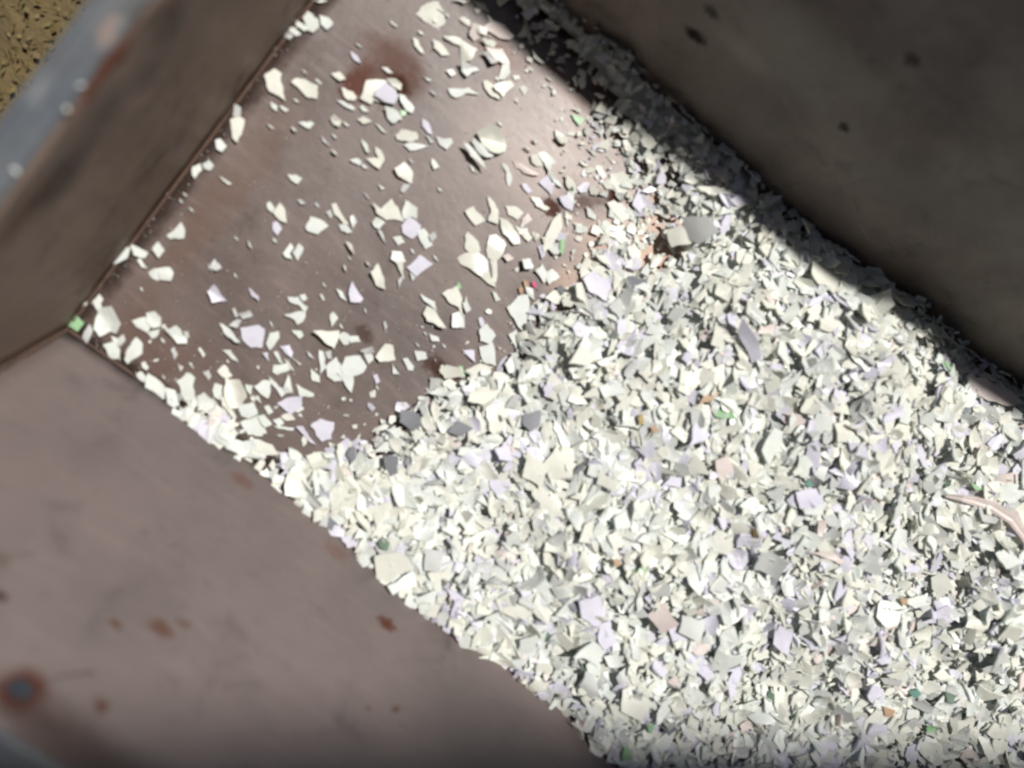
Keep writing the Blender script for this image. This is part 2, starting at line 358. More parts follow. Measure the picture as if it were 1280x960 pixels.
# ------------------------------------------------------------------ added sheet overhead (out of frame): shades the near edge and blocks sky light
RZ = 3.4
k0 = Vector((.275 + SUN.x / SUN.z * RZ, -.415 + SUN.y / SUN.z * RZ, RZ)); du = Vector((.86, .51, 0)); dv = Vector((.51, -.86, 0))
V, F = [], []; nn = 900
for i in range(nn + 1):
    s_ = -6 + 12 * i / nn; zz = .009 * math.cos(s_ * 2 * math.pi / .076 * 1.0)
    for (w_, dz) in ((0, 0), (8.0, .3), (8.0, .2985), (0, -.0015)): V.append(k0 + du * s_ + dv * w_ + Vector((0, 0, zz + dz)))
for i in range(nn):
    for j in range(4): F.append((i * 4 + j, i * 4 + (j + 1) % 4, (i + 1) * 4 + (j + 1) % 4, (i + 1) * 4 + j))
tag(mesh_obj('added_shade_sheet', V, F, M_rim), kind='structure')

# ------------------------------------------------------------------ heap surface
FRONT = [(p[0] / 1000, p[1] / 1000) for p in [[89, -11], [199, 30], [312, 17], [365, 55], [397, 114], [413, 175], [433, 232], [466, 292], [492, 333], [478, 379], [491, 445], [511, 503], [525, 570], [499, 620], [441, 638], [367, 668], [295, 678], [221, 684], [163, 689]]]
POLY = FRONT + [(.10, .75), (1.8, .75), (1.8, -.05), (.09, -.05)]
def seg_d(px, py, a, b):
    ax, ay = a; bx, by = b; dx, dy = bx - ax, by - ay
    t_ = max(0, min(1, ((px - ax) * dx + (py - ay) * dy) / (dx * dx + dy * dy)))
    return math.hypot(px - ax - t_ * dx, py - ay - t_ * dy)
def inside(px, py):
    r = False; n = len(POLY); j = n - 1
    for i in range(n):
        xi, yi = POLY[i]; xj, yj = POLY[j]
        if (yi > py) != (yj > py) and px < (xj - xi) * (py - yi) / (yj - yi) + xi: r = not r
        j = i
    return r
def sd_front(x, y):
    d = min(seg_d(x, y, FRONT[i], FRONT[i + 1]) for i in range(len(FRONT) - 1))
    return d if inside(x, y) else -d
GN = 150
def hraw(x, y):
    d = sd_front(x, y)
    if d <= 0: return max(-.03, d * .5)
    h = .007 * min(1, d / .05) + .082 * (1 - math.exp(-d / .24))
    pk = math.exp(-(((x - .585) / .085) ** 2 + ((y - .575) / .06) ** 2)); h *= 1 - .55 * pk
    h += .006 * math.exp(-max(0, W - y) / .02) * min(1, d / .02) * max(0, min(1, (.5 - x) / .2))
    h -= .030 * math.exp(-max(0, W - y) / .10) * max(0, min(1, (x - .40) / .25))           # piled up against the shaded wall
    n1 = noise.noise(Vector((x * 6, y * 6, 3.1))); n2 = noise.noise(Vector((x * 19, y * 19, 8.2)))
    h += min(1, d / .10) * (.032 * n1 + .012 * n2)
    return max(h, .001)
NX, NY = 150, 76
X0, X1, Y0, Y1 = .05, 1.72, -.06, .80
HG = [[hraw(X0 + (X1 - X0) * i / NX, Y0 + (Y1 - Y0) * j / NY) for i in range(NX + 1)] for j in range(NY + 1)]
def hh(x, y):
    u = (x - X0) / (X1 - X0) * NX; v = (y - Y0) / (Y1 - Y0) * NY
    u = max(0, min(NX - 1.001, u)); v = max(0, min(NY - 1.001, v)); i, j = int(u), int(v); fu, fv = u - i, v - j
    return (HG[j][i] * (1 - fu) + HG[j][i + 1] * fu) * (1 - fv) + (HG[j + 1][i] * (1 - fu) + HG[j + 1][i + 1] * fu) * fv
def hnorm(x, y):
    e = .02; return Vector((-(hh(x + e, y) - hh(x - e, y)) / (2 * e), -(hh(x, y + e) - hh(x, y - e)) / (2 * e), 1)).normalized()

# ------------------------------------------------------------------ chip geometry
def chip(poly, th, bend, axis, fine=True, r=rnd, rough=.06):
    """thin broken plate from a 2D outline: chipped edges, slight curl, real thickness"""
    n = len(poly); cx = sum(p[0] for p in poly) / n; cy = sum(p[1] for p in poly) / n
    ring = []
    for i in range(n):
        a = poly[i]; b = poly[(i + 1) % n]; ring.append(a)
        L = math.hypot(b[0] - a[0], b[1] - a[1])
        if fine:
            m = 3 if L > .014 else (2 if L > .007 else 1)
            for q in range(1, m):
                t_ = q / m + r.uniform(-.1, .1); j = r.uniform(-1, 1) * rough * L
                nx, ny = (b[1] - a[1]) / (L + 1e-9), -(b[0] - a[0]) / (L + 1e-9)
                ring.append((a[0] + (b[0] - a[0]) * t_ + nx * j, a[1] + (b[1] - a[1]) * t_ + ny * j))
    k = len(ring); ca, sa = math.cos(axis), math.sin(axis)
    cr = r.uniform(-.5, .5) if r.random() < .3 else 0
    def z(x, y): u = (x - cx) * ca + (y - cy) * sa; return bend * u * u + cr * abs(u)
    V = [(cx, cy, z(cx, cy) + th / 2)]
    V += [(cx + (x - cx) * .55, cy + (y - cy) * .55, z(cx + (x - cx) * .55, cy + (y - cy) * .55) + th / 2) for x, y in ring] if fine else []
    F = []
    if fine:
        F += [(0, 1 + i, 1 + (i + 1) % k) for i in range(k)]
        o = 1 + k; V += [(x, y, z(x, y) + th / 2) for x, y in ring]
        F += [(1 + i, o + i, o + (i + 1) % k, 1 + (i + 1) % k) for i in range(k)]
    else:
        o = 1; V += [(x, y, z(x, y) + th / 2) for x, y in ring]; F += [(0, 1 + i, 1 + (i + 1) % k) for i in range(k)]
    o = len(V); V += [(x, y, z(x, y) + th / 2) for x, y in ring]           # own vertices: a crisp broken edge
    b = len(V); V += [(x + r.uniform(-.0006, .0006), y + r.uniform(-.0006, .0006), z(x, y) - th / 2) for x, y in ring]
    F += [(o + i, b + i, b + (i + 1) % k, o + (i + 1) % k) for i in range(k)]
    o = len(V); V += [V[b + i] for i in range(k)]
    V.append((cx, cy, z(cx, cy) - th / 2)); c = len(V) - 1
    F += [(c, o + (i + 1) % k, o + i) for i in range(k)]
    return [Vector(q) - Vector((cx, cy, 0)) for q in V], F, (cx, cy)
def rand_poly(r, d):
    notch = r.random() < .28; n = r.choices((3, 4, 5, 6, 7), (20, 34, 24, 14, 8))[0]; n = max(n, 5) if notch else n; el = 1 + abs(r.gauss(0, .5))
    if r.random() < .14: el = r.uniform(2.2, 3.8)
    a0 = r.uniform(0, 6.28); pts = []
    for i in range(n):
        a = 2 * math.pi * (i + r.uniform(-.3, .3)) / n; q = d / 2 * r.uniform(.62, 1.1) * (.42 if notch and i == 1 else 1)
        x, y = q * math.cos(a) * math.sqrt(el), q * math.sin(a) / math.sqrt(el)
        pts.append((x * math.cos(a0) - y * math.sin(a0), x * math.sin(a0) + y * math.cos(a0)))
    return pts
def area(p): return abs(sum(p[i - 1][0] * p[i][1] - p[i][0] * p[i - 1][1] for i in range(len(p)))) / 2
def tilt_matrix(nrm, ang, az):
    ax = Vector((math.cos(az), math.sin(az), 0))
    return (Vector((0, 0, 1)).rotation_difference(nrm)).to_matrix() @ Matrix.Rotation(ang, 3, ax)

# ------------------------------------------------------------------ traced chips (world millimetres on the bin floor)
TRACED = """c 10,543 16,552 0,539
w 17,505 26,507 28,517 21,525 4,525 4,514
w 4,500 15,501 19,506 10,508 -1,506
w 27,522 37,521 39,533 29,535 18,530
w 0,489 11,490 15,496 3,497 -2,494
y 7,481 9,488 0,487 -3,479
c 26,411 38,414 49,414 28,432 24,440 13,439 8,424
c 55,438 68,436 79,442 70,457 53,453 42,447 40,439
w 63,460 71,460 72,462 61,463
c 79,479 89,479 93,486 81,489 74,480
l 81,515 89,513 96,515 87,520 76,519
c 104,467 110,466 118,471 118,477 109,479 95,474
w 112,457 124,460 125,464 108,462 99,457
w 135,467 142,472 130,473 128,469
w 132,528 136,532 127,533 120,528
c 120,488 122,478 138,481 138,488 148,492 160,502 154,516 134,518 124,511 115,502
l 135,492 150,494 162,500 160,512 137,515 133,499
c 147,518 158,520 154,528 144,528 134,520
w 167,508 179,504 188,507 185,514 166,519 159,515
g 178,494 182,498 179,504 172,499
w 166,480 175,479 182,492 172,496 154,491
c 145,454 152,464 139,462 135,454
c 112,430 117,430 123,432 120,439 109,441 107,434
w 94,405 95,414 89,414 78,402
w 40,396 48,397 44,403 34,402
w 57,403 59,408 49,407 46,404
w 57,374 58,377 47,376
w -1,459 2,461 -11,460
c 128,611 156,615 149,631 127,644 114,633 114,612
w 150,635 150,638 132,638
c 96,581 105,582 105,584 93,584
c 137,578 148,576 154,578 136,587 129,585
c 159,592 173,591 181,598 161,603 151,600
w 179,553 183,557 169,554
w 118,403 129,404 109,407
w 171,462 177,464 157,465
w 160,432 170,427 174,429 165,436 154,437
c 192,466 208,474 214,484 207,490 189,480 187,469
w 214,465 219,469 231,485 208,475 203,466
l 208,501 218,499 225,500 212,510 202,509
w 241,496 252,497 253,510 248,513 241,506 230,502
w 130,438 132,441 121,440
w 230,490 232,494 219,495
w 74,392 79,391 83,392 78,393
w 41,460 46,459 50,460 46,461
w 75,532 80,531 86,532 80,533
w 129,596 134,595 139,597 134,598
w 188,545 194,544 199,545 194,546
w 54,423 59,422 64,424 59,425
w 120,418 125,416 129,417 125,419
c 164,611 175,613 188,618 179,625 159,613
c 186,614 196,601 207,610 205,628 180,624
w 206,591 215,590 217,599 223,608 206,604 195,602
c 171,643 179,645 176,651 165,650 162,644
p 196,633 199,642 190,651 179,650 185,635
p 204,656 219,658 231,665 233,673 213,676 200,671 191,652
c 187,647 195,644 204,649 200,655 181,650
c 209,639 221,643 220,651 199,642
p 231,632 245,635 249,642 231,649 211,637
w 250,615 257,619 258,632 249,642 242,635
y 232,623 238,633 217,633 213,628
c 243,594 254,591 268,594 268,601 258,603 240,604 236,600
c 251,602 270,599 273,621 265,623 253,607
w 212,558 221,559 230,575 242,582 226,581 205,562
c 199,577 202,584 195,586 189,579
c 265,659 273,660 271,666 263,663
c 271,667 283,668 287,671 263,674
c 279,651 281,654 270,654
g 365,638 375,636 376,648 370,647 357,641
w 362,649 366,653 353,650
c 361,602 372,601 376,608 370,612 352,611
c 277,537 285,532 300,531 311,537 316,546 308,556 287,562 279,558 270,539
w 275,525 289,520 301,522 308,529 283,531 271,531
w 283,509 300,509 310,508 302,513 272,520 264,517
c 156,662 160,673 140,656
c 176,672 189,676 175,680 161,673
w 333,567 338,566 344,567 338,569
w 299,659 304,658 310,659 305,660
w 309,652 314,651 319,652 314,653
w 283,569 288,568 294,569 288,571
w 335,581 340,580 344,581 340,582
w -4,333 0,336 -12,338 -18,334
y 7,356 15,362 9,372 0,370
c 15,343 24,333 32,332 28,350 22,362 13,361 7,351
w 16,309 24,310 24,320 11,323 8,317
w 10,263 16,261 17,276 10,281 5,271
w 17,279 25,281 25,290 16,291 12,282
w 46,281 55,281 57,285 39,283
l -5,220 2,220 4,232 -3,237 -10,232 -14,224
w 36,177 50,189 45,198 35,204 30,178
w 38,149 39,161 27,165 27,151
w 114,336 124,337 124,347 115,346 106,339
w 15,227 19,225 23,225 19,227
w 30,226 35,224 41,224 36,226
w 111,287 120,286 119,293 109,296 107,292
c 134,284 143,287 130,300 120,303 121,287
l 134,268 143,266 142,277 131,281 128,276
w 169,295 176,297 184,300 188,318 181,319 162,313 165,298
c 185,335 203,332 208,336 178,348 174,343
y 184,327 185,332 178,337 175,330
w 205,323 214,325 218,330 205,334 198,327
y 143,318 148,323 140,324 135,320
w 123,232 127,231 113,238
w 98,231 102,229 107,229 103,231
w -13,263 -9,261 -5,262 -9,264
w -9,296 -6,295 -2,296 -5,297
w 132,400 138,399 143,400 138,401
w 74,392 79,390 83,391 79,393
w 155,332 159,329 165,329 160,332
w 139,259 143,257 148,257 144,260
w 14,236 18,235 22,236 18,237
c 180,434 188,431 196,434 185,441 175,440
c 187,419 197,420 195,433 188,431 174,420
w 173,407 173,413 166,414 159,405
w 179,408 185,411 166,412
c 222,428 234,430 243,432 234,445 217,448 212,433
y 241,415 241,430 234,424 236,414
w 247,469 255,465 258,472 247,476 243,475
w 225,453 227,455 219,456
w 215,400 218,404 207,403
w 296,496 305,498 288,500
w 325,527 333,526 341,515 348,511 352,517 341,526 328,532 321,530
c 228,371 244,371 245,376 225,379 215,379
c 244,371 250,377 265,384 253,391 233,399 230,379
w 262,386 268,396 276,398 267,410 249,409 255,392
l 272,371 287,373 290,384 286,394 266,395 265,378
w 296,378 309,372 314,382 309,388 291,394 285,386
y 310,386 312,395 305,399 302,390
w 237,354 244,356 245,368 231,366 231,357
w 255,348 263,345 248,356 243,355
w 277,354 282,363 272,366 265,358
w 230,310 237,309 225,316 219,315
w 206,380 212,380 199,383
w 216,334 215,345 205,350 204,344
c 344,440 351,454 326,459 321,447
c 348,471 354,456 368,461 356,477 341,482 333,482
c 381,455 402,452 408,459 398,468 374,473 364,469
c 376,423 385,416 397,418 398,432 394,446 378,454 368,442 372,431
c 408,395 415,395 397,420 388,416
c 353,406 366,407 371,417 361,425 341,427 341,421
c 360,386 375,389 393,390 396,403 387,413 370,414 356,402 351,391
c 406,388 418,391 396,403 390,390
l 411,430 414,437 403,438 401,430
l 322,335 330,363 308,362 304,337
w 291,333 299,342 286,350 275,343 280,333
c 301,327 312,322 295,341 290,334
y 313,308 310,320 306,327 305,316
w 321,327 322,333 311,335
w 322,373 327,370 333,370 328,373
c 286,292 299,296 287,308 270,318 269,302
w 273,449 276,447 281,448 277,450
w 255,310 259,308 264,308 260,310
w 235,287 238,284 243,283 239,286
w 292,361 297,358 302,358 298,361
w 133,401 138,399 142,400 138,402
w 335,581 340,580 345,581 340,582
w 332,566 338,565 344,566 338,567
c 362,602 371,601 377,608 369,612 358,605
w 415,618 420,619 402,621
c 371,480 385,482 386,496 372,495 361,487
c 400,470 416,468 417,476 403,480 388,473
p 340,537 359,540 371,547 372,550 343,546 331,542
c 354,556 362,556 370,562 353,570 346,563
w 368,566 382,558 378,569 380,576 370,579 358,578 354,571
w 402,554 408,556 385,562 382,558
l 366,521 376,520 378,526 365,529 360,524
l 402,538 399,547 381,557 378,541
c 411,561 425,556 429,566 410,573 400,572
l 418,539 426,537 439,540 435,548 421,553 411,543
c 395,513 410,517 412,523 402,521 391,525 380,519
c 428,492 436,473 443,469 445,485 441,513 427,528 424,511
l 445,461 446,469 434,477 430,471
y 450,478 459,485 451,495 443,484
g 458,484 465,483 460,494 453,502 450,497
w 461,547 472,550 470,555 450,556
c 445,600 447,607 434,613 426,608
c 458,593 467,600 453,609 448,596
c 470,600 482,600 486,618 463,627 449,612
c 489,573 503,570 510,581 501,591 475,587 470,578
l 523,596 532,615 511,618 493,623 500,597
c 486,539 496,542 509,547 525,547 517,570 508,571 498,560 484,560 480,546
c 436,526 446,528 443,534 431,533
p 398,482 402,496 391,499 390,487
c 463,528 461,534 449,527
w 434,435 442,438 442,446 429,450 426,440
c 518,517 529,514 539,519 526,526 510,527
p 544,537 546,552 535,555 530,548
c 507,472 524,476 528,497 516,504 492,502 496,483
y 589,600 601,615 594,627 576,630 571,603
g 596,628 603,631 595,637 591,633
w 0,107 8,123 3,139 -13,136 -8,112
w 13,132 26,137 25,146 -1,141
w 40,148 40,160 27,165 27,153
w 29,125 36,128 21,134 19,129
w 46,121 56,123 48,138 42,133 39,124
w 56,126 68,133 66,143 55,148 46,137
y 101,177 108,179 111,187 96,191 97,181
l 128,142 141,155 116,164 114,150
l 163,180 175,181 169,186 153,186
w -8,24 3,28 2,44 -7,49 -17,29
g -1,6 13,6 13,21 -10,24 -7,10
y 31,0 27,19 19,23 22,3
w 16,44 22,43 14,60 6,63 5,49
w 29,23 41,19 46,32 54,34 53,50 31,62 18,48 22,35
w 67,2 75,8 70,18 56,22 48,11
w 57,22 65,20 60,29 50,27
y 67,21 68,33 61,38 59,31
w 88,9 95,31 88,42 76,45 76,25 81,11
w 68,56 84,58 83,67 69,73 59,59
w 76,70 87,68 93,76 86,86 76,88 68,79
w 94,55 97,65 94,72 84,58
w 103,74 102,79 92,79
w 114,73 123,70 133,77 130,82 108,90 101,76
y 129,81 131,87 125,91 120,88
y 133,49 132,58 122,63 121,57
w 161,74 161,79 149,83 149,79
w 106,16 112,16 112,21 103,25 101,20
w 159,54 153,59 149,57
y 184,53 184,60 176,65 172,57
w 191,95 201,97 183,104 174,97
y 172,148 180,159 172,163 163,150
y 162,144 166,147 155,154 153,150
w 163,118 184,117 189,121 170,126 160,126 150,125
y 173,133 172,146 166,143 163,129
l 187,125 203,123 215,132 203,154 193,154 176,136
w 42,103 45,100 49,99 46,102
w 131,23 135,21 139,20 135,23
w 127,191 130,188 135,187 131,190
w 93,180 98,176 104,175 99,178
w 79,-9 82,-12 87,-12 83,-9
w 102,63 105,60 110,60 106,63
w 117,237 121,233 126,231 122,235
w 169,249 176,252 169,256 169,266 162,269 163,251
w 183,255 180,274 171,275 172,260
c 230,310 237,309 225,317 219,315
w 260,250 267,251 255,258 246,256
l 272,253 283,261 283,267 257,277 264,260
w 241,232 243,234 235,239 233,236
w 207,204 220,208 232,204 231,213 220,213 212,216 201,207
w 221,215 224,221 217,225 212,219
w 227,188 234,185 237,193 234,204 227,204 212,185
w 272,210 272,225 261,228 260,222
w 247,171 249,178 243,181 232,174
c 277,188 292,189 287,206 283,213 255,191
w 300,200 304,205 299,216 289,215 285,204
w 305,208 315,217 308,222 298,214
w 225,135 225,156 219,163 211,154 216,139
l 243,144 254,144 251,151 241,156 232,147
w 268,142 270,145 253,144
l 233,122 224,131 219,126
w 243,129 250,130 234,139 230,136
w 245,113 252,113 262,130 253,134 240,121
w 260,131 268,130 253,137 247,136
w 265,163 271,160 279,160 272,163
w 294,135 304,139 299,146 283,147
w 298,148 299,161 283,176 277,174
y 293,172 298,175 290,184 285,177
w 307,152 319,152 327,159 317,173 301,181 298,162
w 325,166 337,175 343,185 342,195 325,201 311,189 314,174
w 335,156 347,153 335,174 315,164
y 332,208 339,219 331,223 322,208
w 342,199 344,208 336,214 329,206
c 352,211 368,226 352,240 343,235 343,213
w 377,208 384,213 367,219
l 367,183 369,189 360,195 356,190
y 333,249 332,256 325,261 324,257
w 350,315 372,315 363,323 340,320
c 371,295 398,303 370,314 358,312 360,300
w 392,277 401,283 396,287 383,283
w 375,262 380,260 384,260 380,262
w 393,243 402,254 395,260 381,252
w 390,225 396,228 394,234 380,238 375,233
w 235,289 238,285 243,283 239,287
w 226,252 230,249 235,249 231,251
w 277,221 281,217 286,217 282,220
w 291,258 294,255 298,253 295,257
w 232,301 236,299 240,299 236,301
w 256,311 259,308 264,308 260,310
w 200,167 205,164 211,162 206,166
w 375,281 378,279 383,279 379,281
w 367,182 370,179 375,178 372,181
c 381,334 394,337 391,349 374,360 364,338
g 379,356 381,361 374,365 372,362
c 399,333 409,329 391,347 390,340
w 406,337 409,345 397,351 394,345
w 403,309 417,319 408,331 399,335 392,324
w 430,375 434,381 424,384 417,383
l 435,334 437,340 427,346 425,341
w 446,318 460,323 459,337 438,343 435,330
w 467,297 485,303 478,311 461,327 450,310
l 451,290 459,290 447,302 433,292
c 438,246 458,265 446,273 428,263 424,251
g 456,261 459,266 448,275 442,272
c 469,268 487,278 483,295 465,293 454,273
w 493,339 487,355 476,361 472,349
w 476,366 489,365 475,394 460,410 450,400 447,378
o 453,403 451,412 445,414 444,409
o 450,416 454,420 448,425 443,421
r 461,422 464,426 456,430 453,427
w 460,410 473,409 460,421 450,416
l 522,464 537,467 557,468 550,485 534,493 510,491 506,473
c 499,423 521,443 509,451 485,437 481,420
w 468,436 461,451 450,456 447,442
w 475,439 481,457 465,459 461,445
w 434,434 443,442 432,452 423,443
w 503,386 503,398 486,413 477,409
l 549,448 562,446 556,469 538,456
p 409,428 414,437 404,438 399,430
w 121,-3 128,5 107,11 104,4
w 126,-6 145,-9 153,-1 144,12 116,15
w 166,-7 174,4 158,17 144,12
w 169,19 175,29 168,46 159,47 151,27
w 183,10 187,22 174,34 164,19
w 191,-8 199,5 182,7 173,-5
w 197,16 209,16 208,32 189,37 185,26
l 224,11 243,9 251,20 243,27 216,29 208,18
l 228,-14 238,-6 231,8 214,6 214,-7
w 261,-6 270,1 256,16 244,4
w 283,-9 281,-2 274,-2 272,-9
c 194,68 203,69 206,77 188,83 186,70
c 212,51 229,39 238,46 239,66 216,79 201,68
c 218,37 240,31 242,35 221,44 208,48
w 203,39 213,41 203,58 193,55 196,45
w 232,72 241,70 235,82 226,78
w 250,79 262,80 252,103 241,96 237,82
w 275,92 278,103 264,101 244,105
w 276,99 283,107 264,123 269,105
w 292,108 309,118 307,122 280,118
l 299,81 304,95 297,112 282,97 275,81
w 275,62 278,68 267,73 264,67
w 258,69 248,75 248,70
w 247,39 258,42 263,54 249,65 236,47
w 270,23 286,33 282,46 263,51 251,31
w 282,46 287,55 270,59 263,51
w 296,56 299,64 290,68 284,59
c 299,69 308,78 295,80 289,70
w 297,54 314,63 314,67 289,53
l 341,64 351,66 321,77 314,71
l 355,74 363,85 353,106 334,99 329,83
c 290,13 304,12 318,25 303,31 277,23
w 346,20 347,29 356,39 336,44 323,42
w 327,-5 317,4 310,-10
w 354,-10 335,-2 335,-20
b 364,47 368,52 363,56 359,52
w 314,86 309,89 307,84
w 333,58 336,57 339,58 336,59""".split('\n')
SPECIAL = """g 986,680 995,683 986,695 975,693
g 1138,576 1147,585 1132,585 1122,582
T 915,431 927,432 927,440 912,441
D 502,10 515,14 509,29 496,28 492,17
g 947,-30 958,-19 932,2 927,-2
g 952,26 961,25 956,39 944,36
T 1258,283 1264,299 1251,302 1241,287
g 1306,256 1320,265 1314,276 1298,266
D 1296,308 1308,313 1302,329 1282,323
o 1231,237 1248,246 1245,259 1215,250
o 1144,380 1151,388 1145,396 1133,387
o 772,182 776,192 765,197 758,190
Y 684,356 689,364 675,376 673,366
o 704,358 711,366 702,373 693,365
O 903,329 912,333 902,344 891,340
D 767,41 770,49 756,56 749,46
s 559,262 575,260 580,273 568,293 552,273
s 423,162 443,163 453,177 438,187 413,176
s 443,102 456,96 462,106 447,125 432,114
s 404,77 405,88 391,98 391,84
s 482,192 499,197 507,217 483,213
D 1082,155 1096,158 1091,170 1078,170
P 1053,691 1081,694 1107,705 1123,721 1103,725 1069,717 1033,707
L 1033,227 1059,227 1045,257 1017,252
l 776,100 808,101 801,131 778,139 752,118
l 818,86 834,81 845,97 815,120 805,105
c 524,-27 542,-15 541,-4 554,15 531,27 502,-1
w 552,-25 569,4 554,15 538,-20
w 584,-16 605,-1 595,16 579,-14
l 932,401 959,428 933,437 912,415
c 914,505 934,524 910,538 893,522
l 947,498 968,513 945,525 930,514
l 905,146 918,162 901,179 886,161
c 616,229 635,222 657,245 638,272 613,268
c 600,204 631,209 617,236 581,238
c 685,258 714,265 701,291 675,279
y 567,24 585,37 571,59 550,47
c 576,581 597,608 575,621 554,595
y 578,600 600,604 612,634 584,641 560,619
c 997,506 1015,526 983,545 967,527
w 899,163 930,171 917,197 889,185
c 867,276 895,289 886,318 858,306
y 935,296 971,307 962,337 921,322""".split('\n')
def parse(l):
    c, *p = l.split(); return c, [tuple(float(q) / 1000 for q in s.split(',')) for s in p]
cands = []      # dicts: poly, tint, loc, rot matrix, bend
boxes = []
for src, lines in (('floor', TRACED), ('heap', SPECIAL)):
    for l in lines:
        c, p = parse(l); A = area(p); n = len(p)
        cx = sum(q[0] for q in p) / n; cy = sum(q[1] for q in p) / n; rad = math.sqrt(A / math.pi)
        if src == 'heap' and c in 'gTDoYOr': p = [(cx + (a - cx) * .75, cy + (b_ - cy) * .75) for a, b_ in p]
        onheap = sd_front(cx, cy) > .012 or src == 'heap'
        base = max(.001, hh(cx, cy) if onheap or sd_front(cx, cy) > 0 else 0)
        lift = 0
        for (bx, by, br, bz) in boxes:
            if math.hypot(bx - cx, by - cy) < .8 * (br + rad): lift = max(lift, bz)
        ang = abs(rnd.gauss(0, 7 if not onheap else 10)); az = rnd.uniform(0, 6.28)
        ext = max(math.hypot(q[0] - cx, q[1] - cy) for q in p)
        ang = math.radians(min(ang, 20))
        z0 = max(base + (.006 if onheap else .0), lift) + .0018 + ext * math.sin(ang) * .62
        if src == 'heap': z0 += .006
        nrm = hnorm(cx, cy) if onheap else Vector((0, 0, 1))
        boxes.append((cx, cy, rad, z0 + .0016))
        cands.append(dict(c=c, p=p, A=A, loc=(cx, cy, z0), R=tilt_matrix(nrm, ang, az), bend=rnd.choice((-1, 1, 1)) * rnd.uniform(0, 9), src=src, x=cx, y=cy, keep=src == 'heap' or c in 'gorb', heap=onheap))
# large chips lying on top of the heap
def tint(r):
    return r.choices(('c', 'w', 'l', 'y', 'p', 's', 'D', 'o', 'g', 'T'), (42, 30, 12, 14, 1.8, .35, .12, .07, .07, .05))[0]
spots = []
tries = 0
while len(spots) < 150 and tries < 20000:
    tries += 1
    x = rnd.uniform(.33, 1.44); y = rnd.uniform(.0, .74)
    if sd_front(x, y) < .02: continue
    if (x - .585) ** 2 / .0072 + (y - .575) ** 2 / .0036 < 1: continue
    if x < .68 and y > .56: continue
    if y < 0 or y < (x - .90) * .54 or x > 1.46 - (y - .3) * .7: continue            # outside the camera's view
    if any((x - a) ** 2 + (y - b) ** 2 < .034 ** 2 for a, b in spots): continue
    if any(math.hypot(x - q['x'], y - q['y']) < .024 for q in cands): continue
    spots.append((x, y)); d = rnd.uniform(.035, .055); p = rand_poly(rnd, d)
    k = rnd.choices('cwlyp', (42, 36, 12, 8, 2))[0]
    ang = math.radians(min(40, abs(rnd.gauss(0, 20)))); az = rnd.uniform(0, 6.28)
    cands.append(dict(c=k, p=p, A=area(p), loc=(x, y, hh(x, y) + .007 + d * .3 * math.sin(ang)), R=tilt_matrix(hnorm(x, y), ang, az), bend=rnd.choice((-1, 1)) * rnd.uniform(0, 14), src='heap', x=x, y=y, keep=False, heap=True))
NIND = 299
cands.sort(key=lambda q: (not q['keep'], -q['A']))
indiv, rest = cands[:NIND], cands[NIND:]

# ---- labels: look first, then the spot where the chip lies, then its order from the end wall
ANCH = [((.006, .02), 'in floor corner below end wall'), ((.046, .157), 'on floor near end wall, lower half'), ((.014, .291), 'at foot of end wall, midway'),
        ((.033, .424), 'at foot of end wall, upper half'), ((.017, .516), 'by end wall at top photo edge'), ((.136, .494), 'beside the red rust patch'),
        ((.173, .605), 'above the red rust patch'), ((.307, .537), 'between rust patch and dark stain'), ((.409, .550), 'around the dark brown stain'),
        ((.262, .379), 'on bare floor below rust patch'), ((.161, .300), 'on bare floor, middle'), ((.381, .403), 'on bare floor below dark stain'),
        ((.316, .214), 'on floor before the heap front'), ((.199, .139), 'on floor above sunlit side wall'), ((.174, .011), 'in thin row by sunlit wall'),
        ((.267, .080), 'in drift by sunlit wall'), ((.378, .037), 'on heap toe by sunlit wall'), ((.58, .556), 'on the peach dust patch'), ((.266, .627), 'on floor beside wall shadow'),
        ((.50, .33), 'on upper left heap slope'), ((.50, .16), 'on lower left heap slope'), ((.62, .02), 'on heap along sunlit wall'), ((.66, .30), 'on middle of the heap'),
        ((.70, .47), 'on heap below peach patch'), ((.80, .64), 'on heap beside wall shadow'), ((.85, .45), 'on right part of heap'), ((.78, .15), 'on lower middle of heap'),
        ((.95, .25), 'on heap by lower photo edge'), ((1.0, .62), 'on heap beside shaded wall corner'), ((1.10, .45), 'on heap by right photo edge'), ((.84, .03), 'on heap at bottom photo edge')]
ORD = ['', 'second', 'third', 'fourth', 'fifth', 'sixth', 'seventh', 'eighth', 'ninth', 'tenth', 'eleventh', 'twelfth', 'thirteenth', 'fourteenth', 'fifteenth']
def look(q):
    A = q['A'] * 1e6; n = len(q['p'])
    sz = 'large' if A > 520 else 'medium' if A > 230 else 'small' if A > 90 else 'tiny'
    P = q['p']; cx = sum(a for a, _ in P) / n; cy = sum(b for _, b in P) / n
    sxx = sum((a - cx) ** 2 for a, _ in P); syy = sum((b - cy) ** 2 for _, b in P); sxy = sum((a - cx) * (b - cy) for a, b in P)
    D = math.sqrt((sxx - syy) ** 2 + 4 * sxy ** 2); e = math.sqrt((sxx + syy + D) / max(1e-12, sxx + syy - D))
    sh = 'narrow' if e > 2.3 else {3: 'triangular', 4: 'four-sided', 5: 'five-sided'}.get(n, 'many-sided')
    return sz, PAL[q['c']][2], sh
buckets = {}
for q in indiv:
    an = min(ANCH, key=lambda a: (a[0][0] - q['x']) ** 2 + (a[0][1] - q['y']) ** 2)[1]
    buckets.setdefault((*look(q), an), []).append(q)
